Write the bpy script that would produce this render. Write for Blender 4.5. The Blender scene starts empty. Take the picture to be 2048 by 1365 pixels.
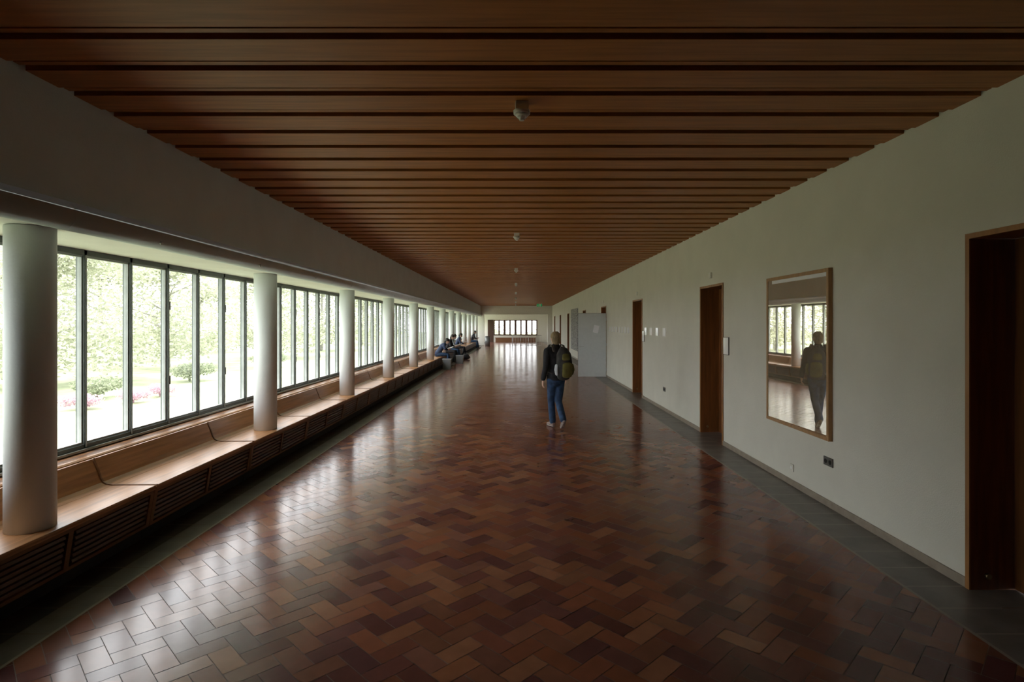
import bpy, bmesh, math, random
from mathutils import Vector, Matrix
random.seed(7)
scene=bpy.context.scene
COL=scene.collection
F=1137.8
XL,XR=-2.92,3.08
ZC=3.31
YEND=47.7
S=3.532
Y1=3.76

# ------------------------------------------------------------------ materials
def newmat(name):
    m=bpy.data.materials.new(name); m.use_nodes=True
    nt=m.node_tree; b=nt.nodes['Principled BSDF']
    return m,nt,b
def simple(name,col,rough=0.6,metal=0.0,var=0.12,scale=12,bump=0.0,spec=0.5,stretch=(1,1,1),bscale=None,coat=0):
    m,nt,b=newmat(name)
    tc=nt.nodes.new('ShaderNodeTexCoord'); mp=nt.nodes.new('ShaderNodeMapping')
    mp.inputs['Scale'].default_value=stretch
    nt.links.new(tc.outputs['Object'],mp.inputs[0])
    n=nt.nodes.new('ShaderNodeTexNoise'); n.inputs['Scale'].default_value=scale; n.inputs['Detail'].default_value=5
    nt.links.new(mp.outputs[0],n.inputs['Vector'])
    r=nt.nodes.new('ShaderNodeValToRGB')
    r.color_ramp.elements[0].position=.3; r.color_ramp.elements[1].position=.7
    r.color_ramp.elements[0].color=tuple(c*(1-var) for c in col)+(1,)
    r.color_ramp.elements[1].color=tuple(min(1,c*(1+var)) for c in col)+(1,)
    nt.links.new(n.outputs[0],r.inputs[0]); nt.links.new(r.outputs[0],b.inputs['Base Color'])
    b.inputs['Roughness'].default_value=rough; b.inputs['Metallic'].default_value=metal
    b.inputs['Specular IOR Level'].default_value=spec
    b.inputs['Coat Weight'].default_value=coat
    if bump>0:
        n2=nt.nodes.new('ShaderNodeTexNoise'); n2.inputs['Scale'].default_value=bscale or scale*3
        nt.links.new(mp.outputs[0],n2.inputs['Vector'])
        bp=nt.nodes.new('ShaderNodeBump'); bp.inputs['Strength'].default_value=bump; bp.inputs['Distance'].default_value=.01
        nt.links.new(n2.outputs[0],bp.inputs['Height']); nt.links.new(bp.outputs[0],b.inputs['Normal'])
    return m
M={}
M['wall']=simple('plaster_wall',(.72,.71,.64),.85,var=.03,scale=2.5,bump=.2,bscale=90,spec=.2)
M['beam']=simple('plaster_beam',(.70,.80,.79),.85,var=.04,scale=2.5,bump=.15,bscale=90,spec=.2)
M['soffit']=simple('plaster_soffit',(.76,.76,.73),.85,var=.05,scale=3,bump=.2,bscale=60,spec=.2)
M['column']=simple('plaster_column',(.82,.86,.88),.7,var=.02,scale=6,bump=.1,bscale=50,spec=.25)
M['ceil']=simple('ceiling_wood',(.42,.172,.048),.48,var=.2,scale=5,stretch=(.35,6,6),spec=.3)
M['ceildark']=simple('ceiling_dark',(.10,.038,.016),.6,var=.2,scale=5,stretch=(.35,6,6),spec=.2)
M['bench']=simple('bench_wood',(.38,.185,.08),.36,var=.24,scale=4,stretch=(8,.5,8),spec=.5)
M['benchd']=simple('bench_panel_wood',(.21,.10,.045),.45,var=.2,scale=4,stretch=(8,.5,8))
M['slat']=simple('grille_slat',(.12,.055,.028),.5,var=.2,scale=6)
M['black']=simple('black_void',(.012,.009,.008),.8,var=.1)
M['jamb']=simple('door_lining_wood',(.20,.072,.018),.45,var=.25,scale=4,stretch=(6,6,.5))
M['jambedge']=simple('door_edge_wood',(.34,.15,.04),.45,var=.2,scale=4,stretch=(6,6,.5))
M['darkwood']=simple('unseen_wall_and_door_wood',(.06,.026,.014),.5,var=.2,scale=4,stretch=(6,6,.5))  # invented dark finish, cuts bounce on unseen walls behind camera; also lobby door
M['steel']=simple('window_steel',(.10,.115,.11),.45,metal=.2,var=.1)
M['steell']=simple('window_steel_light',(.30,.32,.315),.5,metal=.1,var=.1)
M['pipe']=simple('duct_metal',(.66,.74,.73),.5,metal=.0,var=.04,scale=3)
M['base']=simple('baseboard_stone',(.30,.25,.20),.5,var=.12)
M['grey']=simple('grey_door_paint',(.62,.66,.67),.5,var=.03)
M['white']=simple('white_plastic',(.82,.82,.80),.4,var=.02)
M['paper']=simple('paper',(.97,.97,.98),.4,var=.01,spec=1.0,coat=.6)
M['notice']=simple('notice_paper',(.85,.86,.9),.7,var=.02)
M['dark']=simple('dark_plastic',(.09,.08,.075),.4,var=.05)
M['metal']=simple('brushed_metal',(.6,.6,.6),.3,metal=.9,var=.05)
M['brass']=simple('aged_brass',(.25,.19,.10),.35,metal=.8,var=.05)
M['frame']=simple('picture_frame_wood',(.40,.22,.09),.45,var=.18,scale=6,stretch=(4,4,.6))
M['grass']=simple('grass',(.25,.28,.17),.9,var=.3,scale=1.2)
M['bark']=simple('bark',(.32,.31,.29),.9,var=.3,scale=8,bump=.4)
M['skin']=simple('skin',(.58,.37,.28),.5,var=.05)
M['hairb']=simple('hair_blond',(.25,.185,.10),.7,var=.4,scale=60,stretch=(1,1,.2),bump=.5)
M['haird']=simple('hair_dark',(.025,.019,.016),.6,var=.3,scale=60)
M['jacket']=simple('jacket_black',(.016,.016,.020),.85,var=.3,scale=14,bump=.6,bscale=14)
M['jeans']=simple('jeans_denim',(.025,.058,.125),.85,var=.4,scale=16,bump=.7,bscale=13)
M['shoe']=simple('shoe_canvas',(.24,.18,.16),.7,var=.2)
M['sole']=simple('shoe_sole',(.44,.40,.36),.7,var=.1)
M['packg']=simple('backpack_grey',(.045,.045,.043),.8,var=.25,bump=.4,bscale=30)
M['packo']=simple('backpack_olive',(.15,.14,.035),.8,var=.2,bump=.3,bscale=30)
M['blue']=simple('jacket_blue',(.022,.038,.085),.8,var=.2)
M['lightsh']=simple('shirt_light',(.40,.42,.45),.8,var=.15)
M['bin']=simple('bin_grey',(.22,.235,.24),.45,metal=.3,var=.06)
M['lobbywall']=simple('lobby_plaster',(.80,.79,.74),.85,var=.03)
M['redframe']=simple('red_brown_frame',(.10,.05,.045),.5,var=.1)
M['tex']=simple('woven_hanging',(.33,.33,.32),.9,var=.75,scale=9,stretch=(1,1,2))
M['green']=simple('exit_green',(.02,.36,.14),.4,var=.02)
M['green'].node_tree.nodes['Principled BSDF'].inputs['Emission Color'].default_value=(.02,.6,.2,1)
M['green'].node_tree.nodes['Principled BSDF'].inputs['Emission Strength'].default_value=.2

def leafmat(name,c1,c2):
    m,nt,b=newmat(name)
    g=nt.nodes.new('ShaderNodeNewGeometry'); r=nt.nodes.new('ShaderNodeValToRGB')
    r.color_ramp.elements[0].color=c1+(1,); r.color_ramp.elements[1].color=c2+(1,)
    nt.links.new(g.outputs['Random Per Island'],r.inputs[0])
    d=nt.nodes.new('ShaderNodeBsdfDiffuse'); t=nt.nodes.new('ShaderNodeBsdfTranslucent'); mx=nt.nodes.new('ShaderNodeMixShader')
    mx.inputs[0].default_value=.45
    nt.links.new(r.outputs[0],d.inputs[0]); nt.links.new(r.outputs[0],t.inputs[0])
    nt.links.new(d.outputs[0],mx.inputs[1]); nt.links.new(t.outputs[0],mx.inputs[2])
    nt.links.new(mx.outputs[0],nt.nodes['Material Output'].inputs[0])
    return m
M['leaf']=leafmat('tree_leaf',(.31,.335,.24),(.56,.57,.45))
M['shrub']=leafmat('shrub_leaf',(.20,.235,.16),(.42,.45,.33))
M['pink']=leafmat('azalea_bloom',(.48,.30,.37),(.60,.46,.51))

m,nt,b=newmat('window_glass')
t=nt.nodes.new('ShaderNodeBsdfTransparent'); t.inputs[0].default_value=(.96,.97,.97,1)
g=nt.nodes.new('ShaderNodeBsdfGlossy'); g.inputs['Roughness'].default_value=.02
fr=nt.nodes.new('ShaderNodeFresnel'); fr.inputs[0].default_value=1.35
mx=nt.nodes.new('ShaderNodeMixShader')
nt.links.new(fr.outputs[0],mx.inputs[0]); nt.links.new(t.outputs[0],mx.inputs[1]); nt.links.new(g.outputs[0],mx.inputs[2])
nt.links.new(mx.outputs[0],nt.nodes['Material Output'].inputs[0]); M['glass']=m
m,nt,b=newmat('print_under_glass')
d=nt.nodes.new('ShaderNodeBsdfDiffuse'); d.inputs[0].default_value=(.60,.50,.36,1)
g=nt.nodes.new('ShaderNodeBsdfGlossy'); g.inputs['Roughness'].default_value=.01; g.inputs[0].default_value=(1,.95,.87,1)
mx=nt.nodes.new('ShaderNodeMixShader'); mx.inputs[0].default_value=.72
nt.links.new(d.outputs[0],mx.inputs[1]); nt.links.new(g.outputs[0],mx.inputs[2])
nt.links.new(mx.outputs[0],nt.nodes['Material Output'].inputs[0]); M['print']=m
# brick
m,nt,b=newmat('glazed_brick_paver')
at=nt.nodes.new('ShaderNodeAttribute'); at.attribute_name='Col'
tc=nt.nodes.new('ShaderNodeTexCoord')
n=nt.nodes.new('ShaderNodeTexNoise'); n.inputs['Scale'].default_value=9; n.inputs['Detail'].default_value=3
nt.links.new(tc.outputs['Object'],n.inputs['Vector'])
mr=nt.nodes.new('ShaderNodeMapRange'); mr.inputs[3].default_value=.75; mr.inputs[4].default_value=1.25
nt.links.new(n.outputs[0],mr.inputs[0])
mu=nt.nodes.new('ShaderNodeVectorMath'); mu.operation='SCALE'
nt.links.new(at.outputs['Color'],mu.inputs[0]); nt.links.new(mr.outputs[0],mu.inputs['Scale'])
nt.links.new(mu.outputs[0],b.inputs['Base Color'])
b.inputs['Roughness'].default_value=.19
n2=nt.nodes.new('ShaderNodeTexNoise'); n2.inputs['Scale'].default_value=4; n2.inputs['Detail'].default_value=1
nt.links.new(tc.outputs['Object'],n2.inputs['Vector'])
bp=nt.nodes.new('ShaderNodeBump'); bp.inputs['Strength'].default_value=.15; bp.inputs['Distance'].default_value=.008
nt.links.new(n2.outputs[0],bp.inputs['Height']); nt.links.new(bp.outputs[0],b.inputs['Normal'])
b.inputs['Specular IOR Level'].default_value=.34
M['brick']=m
M['grout']=simple('brick_grout',(.19,.14,.118),.5,var=.2,spec=.3)
M['stone']=simple('border_stone',(.16,.152,.135),.4,var=.25,scale=5,bump=.1)
M['stoneline']=simple('border_joint',(.34,.31,.27),.5,var=.1)
M['stoneshade']=simple('painted_shade_stone',(.045,.04,.035),.6,var=.2)  # bench recess shadow put into the colour; also darkens unseen floor behind camera

# ------------------------------------------------------------------ mesh helpers
def box(bm,x0,x1,y0,y1,z0,z1,mi=0):
    v=[bm.verts.new(p) for p in ((x0,y0,z0),(x1,y0,z0),(x1,y1,z0),(x0,y1,z0),(x0,y0,z1),(x1,y0,z1),(x1,y1,z1),(x0,y1,z1))]
    for f in ((0,3,2,1),(4,5,6,7),(0,1,5,4),(1,2,6,5),(2,3,7,6),(3,0,4,7)):
        fa=bm.faces.new([v[i] for i in f]); fa.material_index=mi
def prism(bm,prof,y0,y1,mi=0):
    a=[bm.verts.new((p[0],y0,p[1])) for p in prof]; b_=[bm.verts.new((p[0],y1,p[1])) for p in prof]
    n=len(prof)
    for i in range(n):
        f=bm.faces.new((a[i],a[(i+1)%n],b_[(i+1)%n],b_[i])); f.material_index=mi
    bm.faces.new(a).material_index=mi; bm.faces.new(list(reversed(b_))).material_index=mi
def cyl(bm,p0,p1,r0,r1=None,seg=20,mi=0):
    if r1 is None: r1=r0
    p0=Vector(p0);p1=Vector(p1);t=(p1-p0).normalized()
    ref=Vector((1,0,0)) if abs(t.x)<.9 else Vector((0,1,0))
    s=(ref-t*ref.dot(t)).normalized();o=t.cross(s)
    A=[];B=[]
    for i in range(seg):
        a=2*math.pi*i/seg; d=s*math.cos(a)+o*math.sin(a)
        A.append(bm.verts.new(p0+d*r0));B.append(bm.verts.new(p1+d*r1))
    for i in range(seg):
        f=bm.faces.new((A[i],A[(i+1)%seg],B[(i+1)%seg],B[i])); f.material_index=mi; f.smooth=True
    bm.faces.new(list(reversed(A))).material_index=mi; bm.faces.new(B).material_index=mi
def ell(bm,c,r,mat=None,seg=16,mi=0):
    mm=Matrix.Translation(Vector(c))@Matrix.Diagonal((r[0],r[1],r[2],1))
    if mat is not None: mm=mat@mm
    res=bmesh.ops.create_uvsphere(bm,u_segments=seg,v_segments=max(8,seg*2//3),radius=1,matrix=mm)
    for v in res['verts']:
        for f in v.link_faces: f.material_index=mi; f.smooth=True
def tube(bm,pts,radii,seg=16,ref=(1,0,0)):
    pts=[Vector(p) for p in pts]; R=[(r,r) if not isinstance(r,tuple) else r for r in radii]
    n=len(pts); tang=[]
    for i in range(n):
        a=pts[max(0,i-1)];b_=pts[min(n-1,i+1)]; tang.append((b_-a).normalized())
    P=[];RR=[];T=[]
    r0=min(R[0]);r1=min(R[-1])
    P+= [pts[0]-tang[0]*r0*.95,pts[0]-tang[0]*r0*.6]; RR+=[(R[0][0]*.3,R[0][1]*.3),(R[0][0]*.8,R[0][1]*.8)];T+=[tang[0]]*2
    P+=pts;RR+=R;T+=tang
    P+=[pts[-1]+tang[-1]*r1*.6,pts[-1]+tang[-1]*r1*.95]; RR+=[(R[-1][0]*.8,R[-1][1]*.8),(R[-1][0]*.3,R[-1][1]*.3)];T+=[tang[-1]]*2
    rings=[]
    rf=Vector(ref)
    for p,r,t in zip(P,RR,T):
        rr=rf if abs(t.dot(rf))<.95 else Vector((0,1,0))
        s=(rr-t*rr.dot(t)).normalized();o=t.cross(s)
        rings.append([bm.verts.new(p+s*math.cos(2*math.pi*i/seg)*r[0]+o*math.sin(2*math.pi*i/seg)*r[1]) for i in range(seg)])
    for A,B in zip(rings,rings[1:]):
        for i in range(seg): bm.faces.new((A[i],A[(i+1)%seg],B[(i+1)%seg],B[i]))
    bm.faces.new(list(reversed(rings[0])));bm.faces.new(rings[-1])
def mk(name,bm,mats,parent=None,loc=None,smooth=False,bevel=0,**props):
    me=bpy.data.meshes.new(name); 
    bmesh.ops.recalc_face_normals(bm,faces=bm.faces[:])
    bm.to_mesh(me); bm.free()
    if not isinstance(mats,(list,tuple)): mats=[mats]
    for x in mats: me.materials.append(M[x])
    o=bpy.data.objects.new(name,me); COL.objects.link(o)
    if smooth:
        for p in me.polygons: p.use_smooth=True
    if bevel:
        md=o.modifiers.new('bevel','BEVEL'); md.width=bevel; md.segments=2; md.limit_method='ANGLE'
    if parent: o.parent=parent
    if loc: o.location=loc
    for k,v in props.items(): o[k]=v
    return o
def empty(name,loc,**props):
    o=bpy.data.objects.new(name,None); o.empty_display_size=.1; o.location=loc; COL.objects.link(o)
    for k,v in props.items(): o[k]=v
    return o
def copytree(root,loc,rotz=None,scale=None):
    r=root.copy(); COL.objects.link(r); r.location=loc
    if rotz is not None: r.rotation_euler[2]=rotz
    if scale: r.scale=scale
    def rec(src,dst):
        for c in src.children:
            k=c.copy(); COL.objects.link(k); k.parent=dst; rec(c,k)
    rec(root,r)
    return r
ST='structure'

# ------------------------------------------------------------------ floor
bm=bmesh.new(); cl=bm.loops.layers.float_color.new('Col')
FX0,FX1,FY0,FY1=-2.68,2.65,0.2,55.9
box(bm,-3.75,3.7,-3.2,56.2,-.2,-.0025,1)
def clip(poly,ax,lim,sgn):
    out=[]
    for i in range(len(poly)):
        a=poly[i];b_=poly[(i+1)%len(poly)]
        ia=sgn*(a[ax]-lim)<=0; ib=sgn*(b_[ax]-lim)<=0
        if ia: out.append(a)
        if ia!=ib:
            t=(lim-a[ax])/(b_[ax]-a[ax]); out.append(tuple(a[k]+(b_[k]-a[k])*t for k in range(3)))
    return out
W=.125; c45=math.sqrt(.5)
pal=[(.23,.082,.046),(.28,.115,.060),(.20,.070,.046),(.15,.054,.044),(.30,.135,.075),(.125,.048,.046),(.23,.098,.068),(.26,.092,.048),(.18,.072,.060),(.24,.10,.06)]
U=int(60/W)
g=.0021
rnd=random.Random(3)
for i in range(-60,U):
    for j in range(-60,U):
        k=(i-j)%4
        if k not in (0,3): continue
        u0,v0=i*W,j*W
        cx=(u0-v0)*c45; cy=(u0+v0)*c45
        if cx<FX0-.5 or cx>FX1+.5 or cy<FY0-.5 or cy>FY1+.5: continue
        du,dv=(2*W,W) if k==0 else (W,2*W)
        q=[(u0+g,v0+g),(u0+du-g,v0+g),(u0+du-g,v0+dv-g),(u0+g,v0+dv-g)]
        tx,ty=rnd.gauss(0,.004),rnd.gauss(0,.004)
        mxu,mxv=u0+du/2,v0+dv/2
        poly=[((a-b_)*c45,(a+b_)*c45,(a-mxu)*tx+(b_-mxv)*ty) for a,b_ in q]
        for ax,lim,sg in ((0,FX0,-1),(0,FX1,1),(1,FY0,-1),(1,FY1,1)):
            if len(poly)>2: poly=clip(poly,ax,lim,sg)
        if len(poly)<3: continue
        try: f=bm.faces.new([bm.verts.new(p) for p in poly])
        except Exception: continue
        f.material_index=0
        c=rnd.choice(pal); s=rnd.uniform(.82,1.15)
        for l in f.loops: l[cl]=(c[0]*s,c[1]*s,c[2]*s,1)
def quad(bm,x0,x1,y0,y1,z,mi):
    f=bm.faces.new([bm.verts.new(p) for p in ((x0,y0,z),(x1,y0,z),(x1,y1,z),(x0,y1,z))]); f.material_index=mi
y=-3.0
while y<55.8:
    quad(bm,2.675,3.38,y+.007,y+.293,.0,2)
    quad(bm,2.675,3.08,y-.007,y+.007,-.0006,3)
    quad(bm,-2.885,-2.705,y+.004,y+.296,.0,2); quad(bm,-3.14,-2.89,y+.004,y+.296,.0,4)  # last strip carries the painted shadow along the bench foot
    y+=.3
for a,b_ in ((2.650,2.674),(-2.702,-2.682)): quad(bm,a,b_,-3,55.8,.0003,3)
quad(bm,FX0,FX1,-3,FY0,.0,4)  # unseen floor behind camera coloured dark so it bounces less light
me_floor=mk('floor',bm,['brick','grout','stone','stoneline','stoneshade'],kind=ST)

# ------------------------------------------------------------------ ceiling
bm=bmesh.new()
P=.373; y=2.973-P*16+.045
while y<YEND:
    y1=min(y+.245,YEND)
    if y1>y+.02:
        box(bm,-2.93,3.10,y,y1,ZC,3.40,0)
        ym=y+.245+.044
        if ym+.04<YEND: box(bm,-2.93,3.10,ym,ym+.042,ZC+.014,3.40,0)
    y+=P
box(bm,-3.9,3.75,-3.2,YEND+.3,3.40,3.62,1)
mk('ceiling',bm,['ceil','ceildark'],kind=ST)

# ------------------------------------------------------------------ walls
doors=[(2.78,3.88),(8.42,9.47),(13.80,14.92),(19.30,20.40),(24.9,25.95),(32.6,33.7),(38.4,39.5),(44.0,45.1)]
ZD=2.41
bm=bmesh.new()
y=-3.2
for n,(a,b_) in enumerate(doors+[(56.2,None)]):
    box(bm,XR,3.55,y,a,0,3.40,1 if n==0 else 0)  # first unseen stretch gets the dark finish to reduce bounce light
    if b_: box(bm,XR,3.55,a,b_,ZD,3.40); y=b_
mk('wall_right',bm,['wall','darkwood'],kind=ST)
bm=bmesh.new()
y=-3.0
for a,b_ in doors+[(YEND,None)]:
    if a-y>.05: box(bm,XR-.014,XR,y,a,0,.068)
    if b_: y=b_
mk('baseboard_right',bm,'base',kind=ST,bevel=.003)
bm=bmesh.new()
box(bm,-3.9,XL,-3.2,YEND,2.44,3.40,0)
box(bm,-3.9,-3.76,-3.2,56.2,-.2,.70,1)
for f in bm.faces:
    f.normal_update()
    if f.normal.z<-.9 and f.calc_center_median().z>2.4: f.material_index=1
box(bm,-3.9,-3.70,-3.2,Y1-S*.2,.70,2.44,2)  # added wall closing the unseen near window bay, keeps daylight off the foreground
mk('wall_left',bm,['beam','soffit','darkwood'],kind=ST)
bm=bmesh.new(); box(bm,-3.9,3.55,-3.4,-3.2,-.2,3.5); mk('wall_back',bm,'darkwood',kind=ST)
bm=bmesh.new(); box(bm,-4.42,-3.9,-3.2,56,2.5,2.68); mk('added_sun_eave',bm,'soffit',kind=ST)  # unseen roof eave added so the sun reaches only sill and backrest
bm=bmesh.new()
cyl(bm,(-2.93,-3.1,2.505),(-2.93,YEND-.05,2.505),.095,seg=48)
for k in range(27):
    yy=1.9+k*1.766
    cyl(bm,(-2.93,yy,2.505),(-2.93,yy+.004,2.505),.0965,seg=48)
    cyl(bm,(-2.85,yy+.9,2.452),(-2.836,yy+.9,2.444),.012,seg=10)
mk('trim_2',bm,'pipe',kind=ST)
bm=bmesh.new()
prism(bm,[(-3.76,.66),(-3.76,.69),(-3.575,.685),(-3.56,.675),(-3.56,.655)],.3,46,0)
for k in range(1290):
    yy=.4+k*.035
    quad(bm,-3.70,-3.60,yy,yy+.014,.6905,1)
mk('trim_3',bm,['bench','slat'],kind=ST)

# ------------------------------------------------------------------ windows
XW=-3.76
def windowbay(n,y0):
    root=empty('window_%d'%n,(XW,y0+S/2,.70),kind=ST)
    bm=bmesh.new(); p=S/6; h=S/2
    z0,z1=0,1.74
    box(bm,-.05,.03,-h,h,z0,z0+.055,0); box(bm,-.05,.03,-h,h,z1-.045,z1,0)
    box(bm,.0,.05,-h,h,z0,z0+.02,1)
    for k in range(6):
        a=-h+k*p
        box(bm,-.045,.03,a-.016,a+.016,z0,z1,0)
        box(bm,.03,.038,a-.005,a+.005,z0+.03,z1-.045,1)
        box(bm,-.02,.015,a+.018,a+.030,z0+.06,z1-.05,1)
        box(bm,-.02,.015,a+p-.030,a+p-.018,z0+.06,z1-.05,1)
        box(bm,-.02,.015,a+.030,a+p-.030,z0+.06,z0+.075,1); box(bm,-.02,.015,a+.03,a+p-.03,z1-.065,z1-.05,1)
    mk('window_frame',bm,['steel','steell'],parent=root)
    bm=bmesh.new()
    for k in range(6):
        a=-h+k*p
        f=bm.faces.new([bm.verts.new(q) for q in ((-.01,a+.03,z0+.075),(-.01,a+p-.03,z0+.075),(-.01,a+p-.03,z1-.065),(-.01,a+.03,z1-.065))])
    mk('window_pane',bm,'glass',parent=root)
    bm=bmesh.new()
    for k in (0,4):
        a=-h+k*p+.022
        for z in (.45,1.25): box(bm,.015,.035,a-.006,a+.008,z,z+.09,0)
    mk('window_latch',bm,'dark',parent=root)
    return root
w0=windowbay(1,Y1-S)
for k in range(1,13):
    r=copytree(w0,(XW,Y1-S+k*S+S/2,.70)); r.name='window_%d'%(k+1)

# ------------------------------------------------------------------ columns
def column():
    bm=bmesh.new()
    cyl(bm,(0,0,0),(0,0,1.985),.138,seg=64)
    return mk('column',bm,'column',label='round white plaster column standing on the wooden bench',category='column',group='row of white columns')
c0=column(); c0.location=(-3.205,Y1,.452)
for k in range(1,13):
    c=c0.copy(); COL.objects.link(c); c.location=(-3.205,Y1+k*S,.452)

# ------------------------------------------------------------------ benches
L=S/2
def bench():
    root=empty('bench',(0,0,0),label='long built-in wooden bench with curved backrest and slatted front',category='bench',group='row of window benches')
    e=.004
    bm=bmesh.new()
    prism(bm,[(-3.0,.425),(-2.995,.44),(-3.003,.452),(-3.37,.450),(-3.37,.415),(-3.0,.415)],e,L-e)
    mk('seat',bm,'bench',parent=root,bevel=.003)
    bm=bmesh.new()
    fr=[(-3.372,.450),(-3.42,.455),(-3.455,.475),(-3.475,.51),(-3.495,.57),(-3.52,.63),(-3.535,.668)]
    bk=[(-3.557,.668),(-3.545,.62),(-3.52,.56),(-3.50,.505),(-3.478,.462),(-3.44,.432),(-3.372,.418)]
    prism(bm,fr+bk,e,L-e)
    mk('backrest',bm,'bench',parent=root)
    bm=bmesh.new()
    fr2=[(x+.006,z+.006) for x,z in fr]; 
    prism(bm,[(-3.0,.458)]+fr2+list(reversed([(x,z-.002) for x,z in fr]))+[(-3.0,.450)],0.004,.02)
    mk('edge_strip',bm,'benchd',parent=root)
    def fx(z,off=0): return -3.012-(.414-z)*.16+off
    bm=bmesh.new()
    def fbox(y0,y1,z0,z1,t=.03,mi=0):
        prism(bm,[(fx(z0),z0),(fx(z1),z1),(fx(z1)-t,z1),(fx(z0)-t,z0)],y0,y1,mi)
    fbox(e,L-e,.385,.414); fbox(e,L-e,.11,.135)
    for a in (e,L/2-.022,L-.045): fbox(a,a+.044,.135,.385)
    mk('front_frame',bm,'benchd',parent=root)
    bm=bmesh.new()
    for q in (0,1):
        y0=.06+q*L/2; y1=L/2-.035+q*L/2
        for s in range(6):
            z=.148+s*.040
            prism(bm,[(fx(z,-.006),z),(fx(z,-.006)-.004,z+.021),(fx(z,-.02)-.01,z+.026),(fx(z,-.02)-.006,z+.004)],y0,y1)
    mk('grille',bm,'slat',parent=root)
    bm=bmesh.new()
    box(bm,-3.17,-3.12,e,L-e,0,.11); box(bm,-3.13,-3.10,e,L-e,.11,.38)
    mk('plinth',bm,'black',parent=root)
    return root
b0=bench(); yb=4.75-2*L; b0.location=(0,yb,0)
for k in range(1,25): copytree(b0,(0,yb+k*L,0))

# ------------------------------------------------------------------ doors
for n,(a,b_) in enumerate(doors):
    root=empty('door_%d'%(n+1),(XR,a,0),kind=ST)
    w=b_-a
    bm=bmesh.new()
    x0,x1=-.014,.33
    for (y0,y1,z0,z1) in ((0,.035,0,ZD),(w-.035,w,0,ZD),(.035,w-.035,ZD-.035,ZD)):
        box(bm,x0+.012,x1,y0,y1,z0,z1,0)
        box(bm,x0,x0+.012,y0,y1,z0,z1,1)
    mk('door_frame',bm,['jamb','jambedge'],parent=root)
    bm=bmesh.new(); box(bm,.29,.33,.037,w-.037,.006,ZD-.037)
    mk('door_leaf',bm,'jamb' ,parent=root,bevel=.004)
    bm=bmesh.new(); cyl(bm,(.22,w-.95,1.05),(.288,w-.95,1.05),.01); cyl(bm,(.225,w-.95,1.05),(.225,w-.84,1.05),.009)
    cyl(bm,(.283,w-.95,1.05),(.289,w-.95,1.05),.026)
    mk('door_handle',bm,'metal',parent=root)
    bm=bmesh.new(); cyl(bm,(.1,w-.036,.1),(.1,w-.05,.1),.012); cyl(bm,(.1,w-.05,.1),(.1,w-.065,.1),.017)
    mk('door_stop',bm,'brass',parent=root)
    if n in (1,2,3):
        bm=bmesh.new(); box(bm,-.03,0,-.035,.035,-.045,.045); box(bm,-.033,-.03,-.012,.012,-.03,.0)
        mk('motion_sensor',bm,'white',loc=(XR-.001,(a+b_)/2,2.56),bevel=.006,label='small white sensor box above a door',category='sensor',group='sensors above doors')
root=empty('open_door',(XR,19.22,0),label='pale grey door leaf standing open into the corridor',category='door')
bm=bmesh.new(); box(bm,-.965,-.025,-.02,.02,.012,2.15); mk('door_leaf',bm,'grey',parent=root,bevel=.004)
bm=bmesh.new(); box(bm,-.972,-.966,-.021,.021,.012,2.156); box(bm,-.966,-.02,-.021,.021,2.1505,2.156); mk('door_edging',bm,'dark',parent=root)
bm=bmesh.new(); cyl(bm,(-.9,-.021,1.03),(-.9,-.07,1.03),.011); cyl(bm,(-.9,-.065,1.03),(-.78,-.065,1.03),.01); cyl(bm,(-.9,-.021,1.03),(-.9,-.028,1.03),.028)
mk('door_handle',bm,'metal',parent=root)
bm=bmesh.new(); cyl(bm,(-.9,-.021,.92),(-.9,-.03,.92),.022); mk('door_lock',bm,'metal',parent=root)
for z in (.25,1.1,1.95):
    bm=bmesh.new(); cyl(bm,(-.014,0,z-.05),(-.014,0,z+.05),.012)
    mk('hinge',bm,'metal',parent=root)
bm=bmesh.new(); box(bm,-.09,.09,-.002,0,-.13,.13)
o=mk('notice_sheet',bm,'notice',loc=(XR-.36,19.197,1.62),label='white paper notice taped to the grey door',category='paper'); o.rotation_euler=(0,.22,0)

# ------------------------------------------------------------------ wall items
def onwall(name,y0,y1,z0,z1,mat,t=.004,**p):
    bm=bmesh.new(); box(bm,-t,0,-(y1-y0)/2,(y1-y0)/2,-(z1-z0)/2,(z1-z0)/2)
    return mk(name,bm,mat,loc=(XR-.0008,(y0+y1)/2,(z0+z1)/2),**p)
for px in (1292,1302.5,1315,1329):
    yy=F*XR/(px-1031); onwall('wall_card',yy-.1,yy+.1,1.54,1.71,'paper',t=.012,label='small white card pinned to the plaster wall',category='paper',group='cards on the wall')
for px in (1219.5,1224,1229,1234,1239.5,1245,1251,1257):
    yy=F*XR/(px-1031); onwall('wall_card',yy-.09,yy+.09,1.54,1.71,'paper',t=.012,label='small white card pinned to the plaster wall',category='paper',group='cards on the wall')
for yy,zz in ((8.29,1.475),(13.66,1.5)):
    r=empty('door_sign',(XR,yy,zz),label='white room sign plate in a dark rim beside a door',category='sign',group='room signs')
    bm=bmesh.new(); box(bm,-.014,-.001,-.1,.1,-.13,.13); mk('sign_rim',bm,'dark',parent=r,bevel=.002)
    bm=bmesh.new(); box(bm,-.018,-.0145,-.092,.092,-.122,.122); mk('sign_face',bm,'paper',parent=r)
def socket(yy,zz,w,h,mat,lab):
    r=empty('wall_socket',(XR,yy,zz),label=lab,category='socket',group='wall sockets')
    bm=bmesh.new(); box(bm,-.012,-.001,-w/2,w/2,-h/2,h/2); mk('cover_plate',bm,mat,parent=r,bevel=.003)
    k=2 if w>.1 else 1
    for q in range(k):
        bm=bmesh.new()
        cy=(q-(k-1)/2)*w/k; cyl(bm,(-.0125,cy,0),(-.0145,cy,0),.022 if k==2 else .018,seg=16)
        mk('socket_insert',bm,'black' if mat=='dark' else 'white',parent=r)
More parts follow.
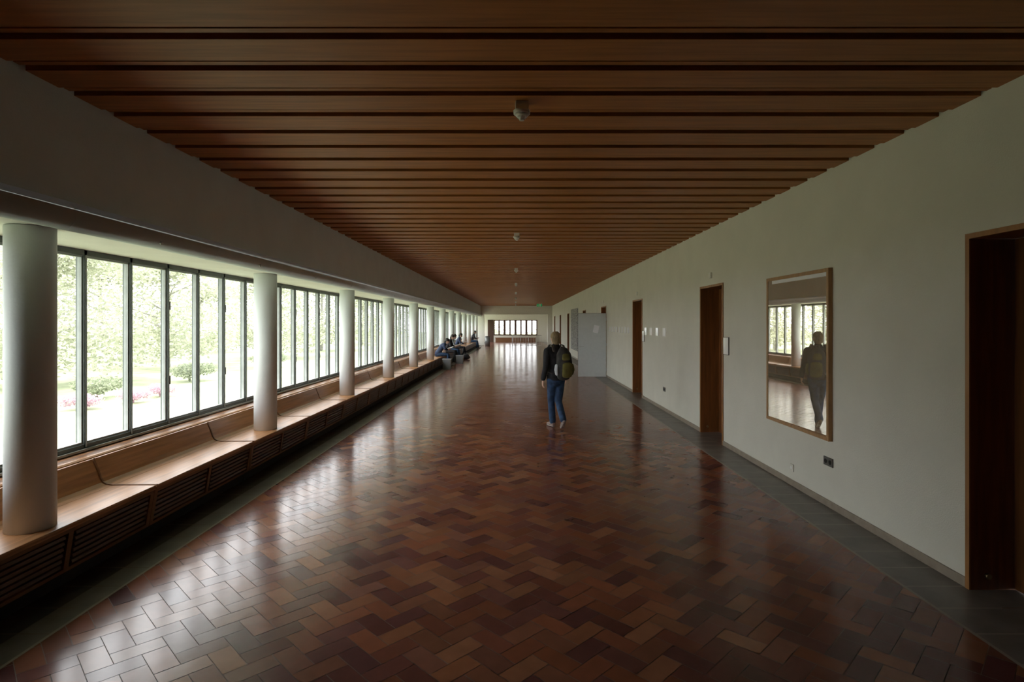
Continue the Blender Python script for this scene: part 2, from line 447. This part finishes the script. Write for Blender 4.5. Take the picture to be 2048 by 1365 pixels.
socket(5.59,.444,.16,.085,'dark','dark double wall socket low on the plaster wall')
socket(11.76,.445,.16,.085,'dark','dark double wall socket low on the plaster wall')
socket(6.33,.20,.08,.08,'wall','wall-coloured single socket just above the baseboard')
py0,py1,pz0,pz1=5.52,6.886,.655,2.345
root=empty('framed_picture',(XR,(py0+py1)/2,pz0),label='large wood-framed picture behind reflective glass hung on wall',category='picture')
h=(py1-py0)/2; H=pz1-pz0
bm=bmesh.new()
t=.038
for (a,b_,c,d_) in ((-h,h,0,t),(-h,h,H-t,H),(-h,-h+t,t,H-t),(h-t,h,t,H-t)): box(bm,-.045,-.001,a,b_,c,d_)
mk('frame',bm,'frame',parent=root,bevel=.002)
bm=bmesh.new(); box(bm,-.007,.007,-h+t+.001,h-t-.001,t,H-t); o=mk('print',bm,'print',parent=root,loc=(-.022,0,0)); o.rotation_euler[2]=.0165
bm=bmesh.new(); box(bm,-.038,-.036,-h+t,h-t,H-t-.04,H-t); mk('mat_board',bm,'notice',parent=root)
onwall('wall_hanging',28.0,31.3,.44,2.58,'tex',t=.03,label='large mottled grey woven hanging on the plaster wall',category='wall hanging')

# ------------------------------------------------------------------ smoke detectors
def detector():
    r=empty('smoke_detector',(0,0,0),label='white smoke detector hanging under the wooden ceiling',category='smoke detector',group='smoke detectors')
    bm=bmesh.new(); box(bm,-.045,.045,-.045,.045,-.055,0); mk('mounting_box',bm,'white',parent=r,bevel=.005)
    bm=bmesh.new()
    cyl(bm,(0,0,-.055),(0,0,-.078),.058,.056,seg=32); cyl(bm,(0,0,-.078),(0,0,-.098),.05,.036,seg=32); 
    mk('detector_head',bm,'white',parent=r)
    bm=bmesh.new(); cyl(bm,(0,0,-.098),(0,0,-.122),.022,.016,seg=20)
    for k in range(8):
        a=k*math.pi/4; box(bm,math.cos(a)*.034-.002,math.cos(a)*.034+.002,math.sin(a)*.034-.002,math.sin(a)*.034+.002,-.105,-.085)
    mk('sensor_cage',bm,'white',parent=r)
    return r
def snap(yv):
    k=round((yv-(2.973+.045+.12))/P); return 2.973+.045+.12+k*P
d0=detector(); d0.location=(.043,snap(3.85),ZC)
for k in range(1,8): copytree(d0,(.02,snap(3.85+5.75*k),ZC))

# exit sign
r=empty('exit_sign',(1.68,40.0,3.10),label='green emergency exit sign hanging from the ceiling',category='sign')
bm=bmesh.new(); box(bm,-.2,.2,-.02,.02,-.11,.11); mk('sign_box',bm,'white',parent=r,bevel=.004)
bm=bmesh.new(); box(bm,-.18,.18,-.023,-.0205,-.09,.09); mk('sign_face',bm,'green',parent=r)
bm=bmesh.new()
yv=-.024
def fp(pts):
    bm.faces.new([bm.verts.new((p[0],yv,p[1])) for p in pts])
fp([(.02,-.07),(.10,-.07),(.10,.07),(.02,.07)])
cyl(bm,(-.03,yv,.055),(-.03,yv-.002,.055),.014,seg=12)
fp([(-.055,.035),(-.02,.035),(-.03,-.01),(-.06,-.01)]); fp([(-.06,-.01),(-.045,-.01),(-.07,-.07),(-.09,-.07)]); fp([(-.045,-.01),(-.03,-.01),(0,-.07),(-.02,-.07)])
fp([(-.02,.035),(.01,.0),(.0,-.005),(-.03,.015)])
fp([(-.17,0),(-.13,.035),(-.13,.012),(-.1,.012),(-.1,-.012),(-.13,-.012),(-.13,-.035)])
mk('sign_symbol',bm,'white',parent=r)
bm=bmesh.new(); cyl(bm,(0,0,.11),(0,0,.215),.01); mk('hanger',bm,'metal',parent=r)

# ------------------------------------------------------------------ end lobby
bm=bmesh.new()
box(bm,-3.76,3.08,YEND,YEND+.3,2.58,3.40); box(bm,-3.76,-2.62,YEND,YEND+.3,0,2.58); box(bm,2.70,3.08,YEND,YEND+.3,0,2.58)
YF=55.9
box(bm,-3.76,-2.15,YF,YF+.3,0,3.0); box(bm,2.15,3.08,YF,YF+.3,0,3.0); box(bm,-2.15,2.15,YF,YF+.3,0,.64); box(bm,-2.15,2.15,YF,YF+.3,2.19,3.0)
box(bm,-3.9,-3.76,YEND+.3,YF+.3,2.3,3.0)
mk('wall_end',bm,'lobbywall',kind=ST)
bm=bmesh.new(); box(bm,-3.9,3.55,YEND+.3,YF+.3,2.86,3.1)
for k in range(4): box(bm,-3.76,3.08,YEND+1.5+k*1.8,YEND+1.7+k*1.8,2.70,2.86)
mk('trim_4',bm,'lobbywall',kind=ST)
r=empty('window_20',(0,YF,.64),kind=ST)
bm=bmesh.new()
box(bm,-2.15,2.15,.05,.13,0,.12); box(bm,-2.15,2.15,.05,.13,1.45,1.55)
for k in range(9):
    x=-2.15+k*4.3/8; ww=.075 if k%2 else .11
    box(bm,max(-2.15,x-ww),min(2.15,x+ww),.03,.13,.12,1.45)
mk('window_frame',bm,'redframe',parent=r)
r=empty('door_12',(-2.45,YF,0),kind=ST)
bm=bmesh.new(); box(bm,-.28,.28,-.05,-.005,.005,2.2); mk('door_leaf',bm,'darkwood',parent=r)
bm=bmesh.new(); cyl(bm,(.2,-.051,1.05),(.2,-.1,1.05),.012); mk('door_handle',bm,'metal',parent=r)
r=empty('low_bench',(0,YF-.35,0),label='low wooden bench beneath the end windows',category='bench')
bm=bmesh.new(); box(bm,-2.0,2.0,-.2,.2,.40,.45); mk('seat',bm,'benchd',parent=r)
bm=bmesh.new(); box(bm,-1.95,1.95,-.16,.16,0,.399); mk('base',bm,'benchd',parent=r)

def railing(loc,length,rot,lab):
    r=empty('railing',loc,label=lab,category='railing',group='stairwell railings'); r.rotation_euler[2]=rot
    bm=bmesh.new(); cyl(bm,(0,0,.90),(length,0,.90),.022); mk('handrail',bm,'metal',parent=r)
    bm=bmesh.new(); cyl(bm,(0,0,.12),(length,0,.12),.012); mk('bottom_rail',bm,'metal',parent=r)
    n=int(length/.12)
    for k in range(n+1):
        x=k*length/n; post=(k%5==0)
        bm=bmesh.new(); 
        if post: cyl(bm,(x,0,0.002),(x,0,.88),.02,seg=10)
        else: cyl(bm,(x,0,.13),(x,0,.88),.008,seg=8)
        mk('post' if post else 'baluster',bm,'metal',parent=r)
railing((-.25,43.8,0),2.25,0,'pale metal stairwell railing with thin vertical bars')
railing((-.25,43.86,0),2.6,math.pi/2,'pale metal stairwell railing with thin vertical bars')
def roundbin(loc):
    r=empty('litter_bin',loc,label='tall cylindrical grey litter bin on the brick floor',category='bin')
    bm=bmesh.new(); cyl(bm,(0,0,0),(0,0,.74),.2,.21,seg=28); mk('bin_body',bm,'bin',parent=r)
    bm=bmesh.new(); cyl(bm,(0,0,.741),(0,0,.80),.22,.18,seg=28); mk('bin_lid',bm,'dark',parent=r)
roundbin((-2.26,46,0))
def squarebin(loc,w,h,lab):
    r=empty('waste_box',loc,label=lab,category='bin',group='waste boxes by the bench')
    bm=bmesh.new(); t=.012; q=w/2
    box(bm,-q,q,-q,q,0,.015)
    prism(bm,[(-q,.015),(-q+t,.015),(-q-.02+t,h),(-q-.02,h)],-q,q); prism(bm,[(q-t,.015),(q,.015),(q+.02,h),(q+.02-t,h)],-q,q)
    box(bm,-q-.01,q+.01,-q,-q+t,.015,h); box(bm,-q-.01,q+.01,q-t,q,.015,h)
    mk('bin_body',bm,'bin',parent=r)
    bm=bmesh.new(); box(bm,-q-.03,q+.03,-q-.012,-q+.012,h,h+.015);box(bm,-q-.03,q+.03,q-.012,q+.012,h,h+.015);box(bm,-q-.03,-q-.005,-q+.012,q-.012,h,h+.015);box(bm,q+.005,q+.03,-q+.012,q-.012,h,h+.015)
    mk('bin_rim',bm,'lightsh',parent=r)
squarebin((-2.70,22.4,0),.29,.40,'open grey waste box standing on the floor by the bench')
squarebin((-2.52,25.7,0),.29,.36,'open grey waste box standing on the floor near seated readers')
r=empty('shoulder_bag',(-2.50,28.7,0),label='dark soft shoulder bag slumped on the floor',category='bag')
bm=bmesh.new(); ell(bm,(0,0,.15),(.17,.11,.15)); ell(bm,(.03,0,.1),(.19,.12,.1))
o=mk('bag_body',bm,'jacket',parent=r); md=o.modifiers.new('r','REMESH'); md.mode='VOXEL'; md.voxel_size=.02; md.use_smooth_shade=True
bm=bmesh.new(); tube(bm,[(-.14,0,.2),(-.08,0,.33),(.05,0,.36),(.14,0,.2)],[.01]*4,seg=8); mk('bag_strap',bm,'dark',parent=r,smooth=True)

# ------------------------------------------------------------------ people
def remesh(o,v,it=4):
    md=o.modifiers.new('remesh','REMESH'); md.mode='VOXEL'; md.voxel_size=v; md.use_smooth_shade=True
    s=o.modifiers.new('smooth','SMOOTH'); s.factor=.5; s.iterations=it
def hand(bm,w,d,wa,n):
    w,d,wa,n=[Vector(x) for x in (w,d,wa,n)]; d.normalize(); wa.normalize(); n.normalize()
    tube(bm,[w,w+d*.04,w+d*.085],[(.022,.018),(.036,.015),(.038,.013)],seg=12,ref=tuple(wa))
    for off,l in ((.028,.068),(.0095,.076),(-.0095,.070),(-.028,.054)):
        p=w+d*.09+wa*off
        tube(bm,[p,p+d*l*.45+n*.006,p+d*l*.75+n*.02,p+d*l*.92+n*.036],[.0095,.009,.0085,.0075],seg=8)
    p=w+d*.03+wa*.03
    tube(bm,[p,p+d*.025+wa*.022+n*.008,p+d*.058+wa*.032+n*.016],[.012,.011,.009],seg=8)
def figure(name,lab,loc,yaw,J,headpitch,mats,voxel=.01,hips=.165,sl=1.0):
    root=empty(name,loc,label=lab,category='person'); root.rotation_euler[2]=yaw
    V={k:Vector(v) for k,v in J.items() if k not in('hd','handL','handR')}
    up=(V['neck']-V['pelvis']).normalized()
    def torso(bm,e):
        pe,ne=V['pelvis'],V['neck']; wa=V['waist'];ch=V['chest']
        tube(bm,[pe-Vector((0,0,.03)),pe+Vector((0,0,.03)),wa,ch,ch.lerp(ne,.6)],[(hips-.01+e,.115*sl+e),(hips+e,.12*sl+e),(.145*sl+e,.10*sl+e),(.175*sl+e,.115*sl+e),(.165*sl+e,.09*sl+e)],seg=24)
        tube(bm,[ch.lerp(ne,.6),ne],[(.11+e,.08*sl+e),(.06+e,.06+e)],seg=20)
        for s in 'LR':
            sh=V['sh'+s]
            tube(bm,[ne-up*.045,(ne-up*.05).lerp(sh,.55),sh],[.052+e,.055+e,.056*sl+e],seg=14)
            tube(bm,[ch,ch.lerp(sh,.65),sh],[.10*sl+e,.085*sl+e,.058*sl+e],seg=14)
            tube(bm,[ch-up*.05,sh.lerp(V['el'+s],.18)],[.09*sl+e,.052*sl+e],seg=14)
    def arms(bm,e,end=1.0):
        for s in 'LR':
            sh,el,wr=V['sh'+s],V['el'+s],V['wr'+s]
            we=el.lerp(wr,end)
            tube(bm,[sh,sh.lerp(el,.25),sh.lerp(el,.6),el,el.lerp(we,.5),we],[.058*sl+e,.058*sl+e,.05*sl+e,.043*sl+e,.038*sl+e,.028+e*1.3],seg=16)
    def legs(bm,e,end=1.0):
        for s in 'LR':
            h_,k,a=V['hip'+s],V['kn'+s],V['an'+s]
            ae=k.lerp(a,end)
            tube(bm,[h_,h_.lerp(k,.5),k,k.lerp(ae,.4),ae],[.09*sl+e,.075*sl+e,.056*sl+e,.053*sl+e*1.2,.038+e*1.9],seg=18)
    def footpts(s):
        a,t=V['an'+s],V['to'+s]
        d=(t-a); 
        heel=a+Vector((0,0,-.045)) - Vector((d.x,d.y,0)).normalized()*.03
        if s in J.get('hd',()): heel=Vector(J['heel'+s])
        return a,t,heel
    def foot(bm,s,e):
        a,t,heel=footpts(s)
        tube(bm,[heel+Vector((0,0,.004)),heel.lerp(t,.5)+Vector((0,0,.010)),t+Vector((0,0,.002))],[(.029+e,.030+e),(.035+e,.030+e),(.034+e,.019+e)],seg=14)
        tube(bm,[a,heel.lerp(t,.2)],[.032+e,.032+e],seg=12)
    HM=Matrix.Translation(V['head'])@Matrix.Rotation(headpitch,4,'X')
    bm=bmesh.new(); torso(bm,-.008); arms(bm,-.006); legs(bm,-.008)
    for s in 'LR': foot(bm,s,-.006)
    tube(bm,[V['neck']-Vector((0,0,.03)),V['head']+Vector((0,-.01,-.03))],[.053,.050],seg=16)
    ell(bm,(0,0,.01),(.074,.09,.10),HM); ell(bm,(0,.022,-.05),(.054,.066,.062),HM)
    ell(bm,(0,.094,-.018),(.012,.018,.022),HM); ell(bm,(0,.082,-.062),(.022,.012,.008),HM); ell(bm,(0,.078,.03),(.05,.014,.012),HM)
    for sx in (-1,1): ell(bm,(sx*.075,-.002,-.01),(.010,.02,.030),HM)
    for s,sx in (('L',-1),('R',1)):
        hd=J['hand'+s]; hand(bm,V['wr'+s],*hd)
    o=mk('body',bm,'skin',parent=root); remesh(o,min(voxel,.007),2)
    for sx in (-1,1):
        bm=bmesh.new(); ell(bm,(sx*.031,.083,.006),(.013,.008,.008),HM,seg=10); mk('eye',bm,'dark',parent=root)
    bm=bmesh.new(); ell(bm,(0,-.014,.033),(.085,.096,.090),HM); ell(bm,(0,-.042,-.025),(.078,.066,.096),HM)
    for k in range(60):
        a=rnd.uniform(0,6.28); el_=rnd.uniform(-.35,1.3)
        dx,dy,dz=math.cos(a)*math.cos(el_),math.sin(a)*math.cos(el_),math.sin(el_)
        if dy>.2 and dz<.55: continue
        ell(bm,(dx*.076,dy*.088-.016,dz*.082+.030),(.014,.014,.019),HM,seg=8)
    o=mk('hair',bm,mats['hair'],parent=root); remesh(o,.007,2)
    bm=bmesh.new(); torso(bm,.014); arms(bm,.012,.97); 
    tube(bm,[V['neck']-up*.03,V['neck']+up*.02],[.07,.064],seg=16)
    pe=V['pelvis']; 
    tube(bm,[pe+Vector((0,0,.00)),V['waist']],[(hips+.02,.14*sl),(.165*sl,.13*sl)],seg=24)
    o=mk('jacket',bm,mats['top'],parent=root); remesh(o,voxel,3)
    bm=bmesh.new(); legs(bm,.010,.99)
    tube(bm,[pe-Vector((0,0,.06)),pe+Vector((0,0,.05))],[(hips,.125*sl),(hips,.12*sl)],seg=24)
    o=mk('trousers',bm,mats['leg'],parent=root); remesh(o,voxel,3)
    for s in 'LR':
        bm=bmesh.new(); foot(bm,s,.006); o=mk('shoe',bm,mats['shoe'],parent=root); remesh(o,.007,2)
        a,t,heel=footpts(s)
        if s in J.get('hd',()):
            bm=bmesh.new(); nrm=Vector((0,-.6,-.8))
            tube(bm,[heel+nrm*.018,heel.lerp(t,.5)+nrm*.016,t+Vector((0,0,-.012))],[(.031,.012),(.034,.012),(.035,.012)],seg=12)
        else:
            bm=bmesh.new(); tube(bm,[Vector((heel.x,heel.y,.013)),Vector((*heel.lerp(t,.5).xy,.013)),Vector((t.x,t.y,.013))],[(.034,.012),(.037,.012),(.038,.012)],seg=12)
        mk('shoe_sole',bm,'sole',parent=root,smooth=True)
    return root
J=dict(pelvis=(0,0,.87),waist=(0,.0,1.0),chest=(0,.0,1.20),neck=(0,.01,1.40),head=(0,.03,1.545),
 shL=(-.165,0,1.325),shR=(.165,0,1.325),elL=(-.22,-.06,1.07),elR=(.225,-.01,1.07),wrL=(-.235,.02,.85),wrR=(.245,.12,.87),
 handL=((-.02,.15,-1),(.15,1,.1),(1,0,0)),handR=((.02,.15,-1),(-.15,1,.1),(-1,0,0)),
 hipL=(-.078,0,.84),knL=(-.045,.10,.465),anL=(-.01,.11,.09),toL=(-.02,.26,.035),
 hipR=(.078,0,.84),knR=(.05,.0,.45),anR=(.01,-.26,.17),toR=(.03,-.175,.036),hd=('R',),heelR=(.008,-.29,.145))
walker=figure('person','person walking away in black jacket and blue jeans wearing a backpack',(.70,9.85,0),math.radians(22),J,-.05,dict(hair='hairb',top='jacket',leg='jeans',shoe='shoe'),hips=.15,sl=.92)
a=math.radians(22)
r=empty('backpack',(.70,9.85,0),label='dark grey and olive backpack worn on the walking person',category='backpack'); r.rotation_euler[2]=a
bx=.05
bm=bmesh.new()
tube(bm,[(bx,-.20,.90),(bx,-.225,1.0),(bx,-.22,1.15),(bx,-.20,1.29),(bx,-.18,1.35)],[(.125,.07),(.145,.09),(.145,.09),(.13,.075),(.09,.05)],seg=28)
o=mk('pack_body',bm,'packg',parent=r); remesh(o,.012,2)
bm=bmesh.new()
tube(bm,[(bx+.02,-.285,.91),(bx+.02,-.305,1.0),(bx+.02,-.30,1.12)],[(.09,.03),(.10,.04),(.09,.03)],seg=24)
o=mk('front_pocket',bm,'packo',parent=r); remesh(o,.01,2)
for sx in (-1,1):
    bm=bmesh.new()
    tube(bm,[(bx+sx*.14,-.215,.94),(bx+sx*.155,-.225,1.02),(bx+sx*.145,-.22,1.10)],[(.02,.05),(.026,.06),(.02,.05)],seg=14)
    o=mk('side_pocket',bm,'packo' if sx>0 else 'lightsh',parent=r); remesh(o,.01,2)
bm=bmesh.new()
tube(bm,[(bx,-.275,1.16),(bx,-.293,1.22),(bx,-.27,1.28)],[(.07,.02),(.078,.025),(.06,.02)],seg=20)
o=mk('top_pocket',bm,'packo',parent=r); remesh(o,.01,2)
for sx in (-1,1):
    bm=bmesh.new()
    x=.0+sx*.105
    tube(bm,[(x,-.14,1.33),(x,-.075,1.425),(x*1.02,.02,1.44),(x*1.08,.10,1.37),(x*1.12,.14,1.2),(x*1.25,.11,1.04),(x*1.45,-.02,.97),(x*1.3,-.14,.95)],[(.022,.007)]*8,seg=10)
    mk('shoulder_strap',bm,'dark',parent=r,smooth=True)
bm=bmesh.new(); tube(bm,[(.0,-.16,1.36),(.01,-.17,1.42),(.06,-.17,1.42),(.07,-.16,1.36)],[.008]*4,seg=8); mk('grab_loop',bm,'dark',parent=r,smooth=True)

def seated(loc,yaw,lab,mats,lean=.0,headz=0,hp=-.5,paper=1.0):
    J=dict(pelvis=(0,0,.565),waist=(0,.03+lean*.3,.70),chest=(0,.08+lean*.7,.88),neck=(0,.14+lean,1.06+headz),head=(0,.20+lean*1.15,1.185+headz),
     shL=(-.165,.11+lean*.9,.99+headz),shR=(.165,.11+lean*.9,.99+headz),elL=(-.22,.20+lean*.6,.77),elR=(.22,.20+lean*.6,.77),
     wrL=(-.12,.38,.74),wrR=(.12,.38,.74),handL=((.3,1,.1),(-.3,.1,.8),(1,0,.2)),handR=((-.3,1,.1),(.3,.1,.8),(-1,0,.2)),
     hipL=(-.09,.02,.545),hipR=(.09,.02,.545),knL=(-.12,.44,.53),knR=(.13,.42,.53),anL=(-.12,.50,.10),anR=(.12,.40,.10),
     toL=(-.13,.66,.04),toR=(.14,.56,.04))
    p=figure('person',lab,loc,yaw,J,hp,mats,voxel=.012,sl=.9,hips=.155)
    d=Vector((-math.sin(yaw),math.cos(yaw),0))*.40
    r=empty('book',(loc[0]+d.x,loc[1]+d.y,.765),label='open pale pages held on the lap of a seated reader' if paper<1.2 else 'open newspaper held on the lap of a seated reader',category='book' if paper<1.2 else 'newspaper',group='books and papers being read')
    r.rotation_euler[2]=yaw
    bm=bmesh.new(); w=.15*paper
    for sx in (-1,1):
        prism(bm,[(0,0),(sx*w*.55,.022),(sx*w,.014),(sx*w,.008),(sx*w*.55,.014),(0,-.006)],-.0,.2*paper)
    o=mk('pages',bm,'notice',parent=r); o.rotation_euler[0]=.3
    return p
Y90=-math.pi/2
seated((-3.2,23.4,0),Y90+.15,'seated person in blue jacket and jeans bent over a newspaper',dict(hair='haird',top='blue',leg='jeans',shoe='dark'),lean=.16,headz=-.1,hp=-.6,paper=1.3)
seated((-3.2,26.3,0),Y90-.1,'seated person in black jacket reading with head lowered',dict(hair='haird',top='jacket',leg='jacket',shoe='dark'),lean=.08)
seated((-3.2,27.5,0),Y90,'seated person in pale shirt reading on the bench',dict(hair='haird',top='lightsh',leg='jeans',shoe='dark'),lean=.05)
seated((-3.2,30.6,0),Y90+.1,'seated person in dark jacket reading beside another reader',dict(hair='haird',top='blue',leg='jacket',shoe='dark'),lean=.05)
seated((-3.2,41.2,0),Y90,'lone seated person in dark clothes reading on the bench',dict(hair='haird',top='jacket',leg='jeans',shoe='shoe'),lean=.06)

# ------------------------------------------------------------------ garden
bm=bmesh.new(); box(bm,-90,-3.95,-40,130,-.5,-.15); box(bm,-3.95,40,56.6,130,-.5,-.15); mk('lawn',bm,'grass',kind='stuff',label='bright green lawn outside the windows',category='grass')
def leaves(bm,c,r,n,size,rn):
    for _ in range(n):
        while True:
            p=Vector((rn.uniform(-1,1),rn.uniform(-1,1),rn.uniform(-1,1)))
            if .3<p.length<1: break
        q=Vector((c[0]+p.x*r[0],c[1]+p.y*r[1],c[2]+p.z*r[2]))
        a=Vector((rn.gauss(0,1),rn.gauss(0,1),rn.gauss(0,.6))).normalized(); b_=a.orthogonal().normalized()
        s=size*rn.uniform(.6,1.3)
        bm.faces.new([bm.verts.new(q+a*s),bm.verts.new(q+b_*s*.5),bm.verts.new(q-a*s),bm.verts.new(q-b_*s*.5)])
rn=random.Random(11)
root=empty('tree',(0,0,0),label='broad pale green garden tree outside the windows',category='tree',group='garden trees')
bm=bmesh.new(); tube(bm,[(0,0,.12),(.05,0,1.5),(0,.1,3),(.1,0,5)],[.12,.10,.08,.05],seg=12)
for k in range(9):
    a=k*.8; z=1.6+k*.35
    tube(bm,[(0,0,z),(math.cos(a)*1.2,math.sin(a)*1.2,z+.5),(math.cos(a)*2.4,math.sin(a)*2.4,z+.7)],[.04,.025,.012],seg=8)
mk('trunk',bm,'bark',parent=root,smooth=True)
bm=bmesh.new()
for k in range(44):
    a=rn.uniform(0,6.28); d=rn.uniform(.3,2.8); z=rn.uniform(.75,5.0)
    leaves(bm,(math.cos(a)*d,math.sin(a)*d,z),(1.15,1.15,.62),250,.085,rn)
mk('foliage',bm,'leaf',parent=root)
tp=[(-14,11.0),(-14.5,17.5),(-15,24.5),(-14,32),(-14,41),(-14,52),(-14,62),(-21.5,14.5),(-21.5,22),(-21.5,29.5),(-21,38),(-21.5,7),(-29,18),(-29,26),(-29,34),(-29,11),(-3.5,66),(4.5,67)]
root.location=(tp[0][0],tp[0][1],-.15)
for x,y in tp[1:]:
    copytree(root,(x,y,-.15),rotz=rn.uniform(0,6.28),scale=(rn.uniform(.95,1.15),)*3)
def bushset(name,mat,lab,cat,grp,spots):
    rn=random.Random(5)
    bm=bmesh.new(); 
    for _ in range(9):
        a=rn.uniform(0,6.28); d=rn.uniform(0,.6)
        leaves(bm,(math.cos(a)*d,math.sin(a)*d,rn.uniform(.32,.5)),(.38,.38,.24),190,.05,rn)
    tube(bm,[(0,0,.04),(0,0,.4)],[.04,.02],seg=8)
    o=mk(name,bm,mat,label=lab,category=cat,group=grp); o.location=(spots[0][0],spots[0][1],-.15)
    for x,y,s in spots[1:]:
        c=o.copy(); COL.objects.link(c); c.location=(x,y,-.15); c.scale=(s,s,s); c.rotation_euler[2]=x*7
    o.scale=(spots[0][2],)*3
bushset('azalea_bush','pink','pink flowering azalea bush on the lawn','bush','azaleas',[(-9.8,12.9,.5),(-9.4,14.0,.45),(-9.5,15.2,.5)])
bushset('shrub','shrub','rounded green shrub on the lawn','bush','green shrubs',[(-10.4,10.2,.9),(-10.9,14.8,.8),(-11.0,19.2,.9),(-11,25.0,1.0)])

# ------------------------------------------------------------------ light
w=bpy.data.worlds.new('World'); scene.world=w; w.use_nodes=True
bg=w.node_tree.nodes['Background']; bg.inputs[0].default_value=(.97,.985,1,1); bg.inputs[1].default_value=7.4
sd=bpy.data.lights.new('sun','SUN'); sd.energy=7; sd.angle=.03; sd.color=(1,.95,.88)
so=bpy.data.objects.new('sun',sd); COL.objects.link(so)
so.rotation_euler=Vector((.42,.32,-1)).to_track_quat('-Z','Y').to_euler()
def portal(loc,rot,sx,sy):
    l=bpy.data.lights.new('portal','AREA'); l.shape='RECTANGLE'; l.size=sx; l.size_y=sy; l.cycles.is_portal=True
    o=bpy.data.objects.new('portal',l); COL.objects.link(o); o.location=loc; o.rotation_euler=rot
portal((-3.88,(Y1-S+YEND)/2,1.57),Vector((1,0,0)).to_track_quat('-Z','Y').to_euler(),1.74,YEND-Y1+S) 
portal((0,YF+.25,1.41),Vector((0,-1,0)).to_track_quat('-Z','Y').to_euler(),4.3,1.55)

cd=bpy.data.cameras.new('camera'); cd.lens=20; cd.sensor_width=36; cd.shift_y=-34.5/2048; cd.shift_x=-7/2048; cd.clip_end=300; cd.clip_start=.05
co=bpy.data.objects.new('camera',cd); COL.objects.link(co); co.location=(0,0,1.8); co.rotation_euler=(math.pi/2,0,0)
scene.camera=co
scene.view_settings.view_transform='Standard'
scene.view_settings.exposure=0
